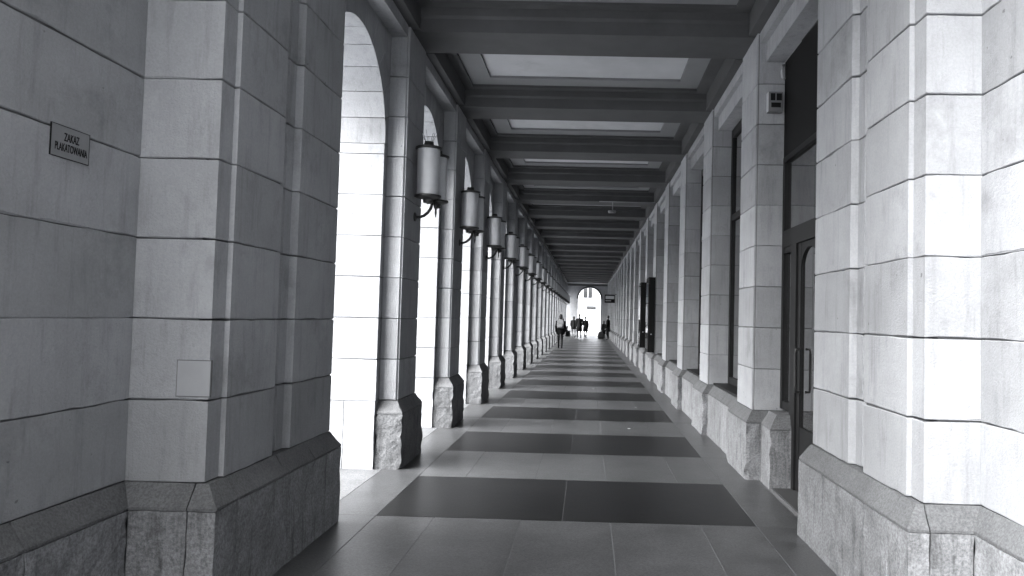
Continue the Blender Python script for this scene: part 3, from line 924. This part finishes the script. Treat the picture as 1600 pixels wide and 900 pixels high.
# ------------------------------------------------------------------ people
def tri(a, b, s): return Vector(a).lerp(Vector(b), s)
def person(label, loc, rz, h, pose, top, bottom, coat=None, hair='short', shoes='ink', legs=None):
    """pose: dict of joint overrides for a 1.75 m figure facing +y"""
    J = dict(pelvis=(0, 0, .95), waist=(0, 0, 1.10), chest=(0, .01, 1.32), neck=(0, .01, 1.48), chin=(0, .03, 1.56), head=(0, .03, 1.65), crown=(0, .02, 1.72),
             shL=(-.18, 0, 1.42), elL=(-.23, -.02, 1.14), wrL=(-.22, .08, .90), haL=(-.215, .10, .82),
             shR=(.18, 0, 1.42), elR=(.23, -.02, 1.14), wrR=(.22, .08, .90), haR=(.215, .10, .82),
             hiL=(-.095, 0, .90), knL=(-.10, .06, .50), anL=(-.10, -.06, .09), toL=(-.10, .10, .035),
             hiR=(.095, 0, .90), knR=(.10, .02, .50), anR=(.10, .0, .09), toR=(.11, .16, .035))
    J.update(pose)
    Rr = dict(pelvis=(.155, .11), waist=(.135, .10), chest=(.155, .11), neck=(.055, .055), chin=(.065, .07), head=(.082, .1), crown=(.06, .07),
              sh=(.068, .068), el=(.047, .047), wr=(.032, .032), ha=(.042, .028), hi=(.095, .09), kn=(.062, .062), an=(.042, .042), to=(.042, .035))
    names = list(J)
    idx = {n: i for i, n in enumerate(names)}
    E = [('pelvis', 'waist'), ('waist', 'chest'), ('chest', 'neck'), ('neck', 'chin'), ('chin', 'head'), ('head', 'crown')]
    for s in 'LR':
        E += [('chest', 'sh' + s), ('sh' + s, 'el' + s), ('el' + s, 'wr' + s), ('wr' + s, 'ha' + s), ('pelvis', 'hi' + s), ('hi' + s, 'kn' + s), ('kn' + s, 'an' + s), ('an' + s, 'to' + s)]
    me = bpy.data.meshes.new('body')
    me.from_pydata([J[n] for n in names], [(idx[a], idx[b]) for a, b in E], [])
    o = bpy.data.objects.new('tmp', me)
    COL.objects.link(o)
    sk = o.modifiers.new('s', 'SKIN')
    sv = me.skin_vertices[0].data
    for n in names:
        r = Rr.get(n) or Rr[n[:2]]
        sv[idx[n]].radius = r
        sv[idx[n]].use_root = (n == 'pelvis')
    ss = o.modifiers.new('u', 'SUBSURF'); ss.levels = 2; ss.render_levels = 2
    bpy.context.view_layer.update()
    bmesh_ = bpy.data.meshes.new_from_object(o.evaluated_get(bpy.context.evaluated_depsgraph_get()))
    bpy.data.objects.remove(o)
    # fingers, nose
    bm = bmesh.new(); bm.from_mesh(bmesh_)
    def addtube(path, taper):
        v, f = tube(path, .01, 6, taper)
        vs = [bm.verts.new(q) for q in v]
        for q in f:
            try: bm.faces.new([vs[i] for i in q])
            except ValueError: pass
    for s in 'LR':
        hd, wr = Vector(J['ha' + s]), Vector(J['wr' + s])
        d = (hd - wr).normalized()
        sdv = d.cross(Vector((1, 0, 0)))
        if sdv.length < .1: sdv = d.cross(Vector((0, 0, 1)))
        sdv.normalize()
        bend = d.cross(sdv) * (1 if s == 'L' else -1)
        for i, ln in enumerate((.062, .072, .068, .052)):
            b0 = hd + sdv * (.03 - .02 * i)
            addtube([b0, b0 + d * ln * .55, b0 + d * ln + bend * .018], [.009, .0085, .006])
        b0 = wr.lerp(hd, .4) + sdv * .03
        addtube([b0, b0 + sdv * .03 + d * .025, b0 + sdv * .032 + d * .055], [.011, .01, .007])
    hv, cv = Vector(J['head']), Vector(J['crown'])
    fwd = Vector((0, 1, 0))
    addtube([hv + fwd * .075 + Vector((0, 0, .02)), hv + fwd * .112 - Vector((0, 0, .012)), hv + fwd * .085 - Vector((0, 0, .02))], [.008, .013, .008])
    bm.to_mesh(bmesh_); bm.free()
    bmesh_.materials.clear()
    for k_ in (top, bottom, 'skin', shoes): bmesh_.materials.append(M[k_])
    jv = {n: Vector(J[n]) for n in names}
    for p in bmesh_.polygons:
        c = p.center
        p.use_smooth = True
        dn = {n: (c - jv[n]).length for n in names}
        nn = min(dn, key=dn.get)
        if nn in ('head', 'chin', 'crown', 'haL', 'haR'): p.material_index = 2
        elif nn in ('toL', 'toR', 'anL', 'anR') and c.z < .13: p.material_index = 3
        elif nn[:2] in ('kn', 'an') or (nn[:2] == 'hi' and c.z < .88): p.material_index = 2 if legs == 'bare' else 1
        elif nn == 'pelvis' and c.z < .93: p.material_index = 1
        else: p.material_index = 0
    t = thing('person', label, 'person', loc, rz, None)
    s = h / 1.75
    t.scale = (s, s, s)
    obj('body', bmesh_, t)
    # hair
    v, f = [], []
    n, mrow = 14, 8
    for i in range(mrow + 1):
        th = math.pi * i / mrow
        for k_ in range(n):
            a = 2 * math.pi * k_ / n
            q = Vector((.098 * math.sin(th) * math.cos(a), .118 * math.sin(th) * math.sin(a), .112 * math.cos(th)))
            if q.y > .03 and q.z < .05: q.y = .03 + (q.y - .03) * .15
            if hair == 'long' and q.z < -.02 and q.y <= .03: q.z = q.z * 2.6
            v.append(tuple(hv + Vector((0, -.012, .025)) + q))
    for i in range(mrow):
        for k_ in range(n):
            f.append((i * n + k_, i * n + (k_ + 1) % n, (i + 1) * n + (k_ + 1) % n, (i + 1) * n + k_))
    obj('hair', mesh('hair', v, f, 'hair', True), t)
    if coat:
        cm, hem = coat
        v, f = [], []
        n = 18
        sp = [jv['neck'] + Vector((0, 0, -.02)), jv['chest'] + Vector((0, 0, .10)), jv['chest'], jv['waist'], jv['pelvis'], jv['pelvis'] + Vector((0, 0, hem - .95)), jv['pelvis'] + Vector((0, 0, hem - .96))]
        rr = [(.085, .075), (.19, .125), (.205, .145), (.175, .135), (.195, .15), (.225, .175), (.18, .13)]
        for c, (a_, b_) in zip(sp, rr):
            for k_ in range(n):
                an = 2 * math.pi * k_ / n
                w_ = 1 + .05 * math.sin(an * 5 + c.z * 3)
                v.append((c.x + a_ * math.cos(an) * w_, c.y + b_ * math.sin(an) * w_, c.z))
        for i in range(len(sp) - 1):
            for k_ in range(n):
                f.append((i * n + k_, i * n + (k_ + 1) % n, (i + 1) * n + (k_ + 1) % n, (i + 1) * n + k_))
        obj('coat', mesh('coat', v, f, cm, True), t)
        for s_ in 'LR':
            v, f = tube([jv['sh' + s_], jv['el' + s_], jv['wr' + s_]], .05, 10, [.082, .066, .052])
            obj('sleeve', mesh('sleeve', v, f, cm, True), t)
    return t

# walking away with a pack, by the left piers
p1 = person('person walking away by the left piers, dark clothes and pale backpack', (-1.36, 36.5, 0), 0, 1.68,
            dict(knL=(-.09, .10, .50), anL=(-.09, .12, .09), toL=(-.09, .28, .04), knR=(.09, .04, .50), anR=(.09, -.16, .14), toR=(.09, -.03, .04)), 'coat', 'denim', ('coat', .78), 'long')
t = thing('backpack', 'pale grey backpack on the walking person by the left piers', 'backpack', (-1.36, 36.5 - .21, 1.02))
v, f = loft([(rect(-.15, .15, -.10, .075), 0), (rect(-.17, .17, -.14, .075), .1), (rect(-.17, .17, -.13, .075), .3), (rect(-.12, .12, -.06, .075), .44)], .06, .06, .006, 2.0)
obj('pack', mesh('pack', v, f, 'bag', True), t)
v, f = loft([(rect(-.12, .12, -.18, -.12), .03), (rect(-.12, .12, -.19, -.12), .1), (rect(-.11, .11, -.16, -.12), .2)], .05, .05, .004, 3.0)
obj('pocket', mesh('pocket', v, f, 'bag', True), t)
for s_ in (-1, 1):
    v, f = tube([(s_ * .11, .07, .40), (s_ * .13, .13, .47), (s_ * .14, .27, .44), (s_ * .14, .33, .30), (s_ * .16, .25, .1)], .018, 6)
    obj('strap', mesh('strap', v, f, 'ink', True), t)

person('person in dark top with bare legs, left of the far group', (-1.09, 55.9, 0), .2, 1.62, dict(), 'coat', 'coat', ('coat', .74), 'long', 'ink', 'bare')
t = thing('handbag', 'small white bag beside the bare-legged person at the far end', 'bag', (-1.40, 55.85, .78))
v, f = loft([(rect(-.11, .11, -.05, .05), -.25), (rect(-.12, .12, -.06, .06), -.1), (rect(-.10, .10, -.04, .04), .08)], .05, .05, .006, 1.0)
obj('pouch', mesh('pouch', v, f, 'white', True), t)
v, f = tube([(-.08, 0, .07), (-.05, 0, .2), (.05, 0, .2), (.08, 0, .07)], .008, 6); obj('handle', mesh('handle', v, f, 'white', True), t)
person('tall person in a long dark coat, middle of the far group', (-.66, 55.4, 0), .1, 1.80,
       dict(wrR=(.33, .12, .98), haR=(.37, .16, .93), elR=(.27, .0, 1.15), knL=(-.10, .12, .5), anL=(-.10, .18, .09), toL=(-.1, .34, .035), anR=(.12, -.14, .10), toR=(.12, .02, .035)), 'coat', 'coat', ('coat', .52), 'short')
person('shorter person in a dark jacket, right of the far group', (-.20, 56.6, 0), -.2, 1.62,
       dict(wrL=(-.32, .10, 1.0), haL=(-.36, .14, .96), elL=(-.27, .02, 1.15), knR=(.08, .08, .5), anR=(.06, -.08, .1), toR=(.06, .08, .035), anL=(-.06, .04, .09), toL=(-.06, .2, .035)), 'coat', 'coat', ('coat', .55), 'short')
person('person in dark clothes standing close to the far right piers', (1.42, 52.5, 0), 1.2, 1.72,
       dict(), 'coat', 'coat', ('coat', .62), 'short')
person('short person in a dark coat beside the dark bag at the far right', (1.20, 56.2, 0), .6, 1.34, dict(), 'coat', 'coat', ('coat', .45), 'long')
t = thing('travel_bag', 'large dark bag on the floor beside the short person at the far right', 'bag', (.98, 56.0, 0))
v, f = loft([(rect(-.2, .2, -.28, .28), 0), (rect(-.23, .23, -.31, .31), .15), (rect(-.21, .21, -.3, .3), .4), (rect(-.12, .12, -.22, .22), .52)], .08, .08, .008, 6.0)
obj('body', mesh('body', v, f, 'coat2', True), t)
v, f = tube([(0, -.12, .5), (0, -.09, .62), (0, .09, .62), (0, .12, .5)], .012, 6); obj('handle', mesh('handle', v, f, 'ink', True), t)
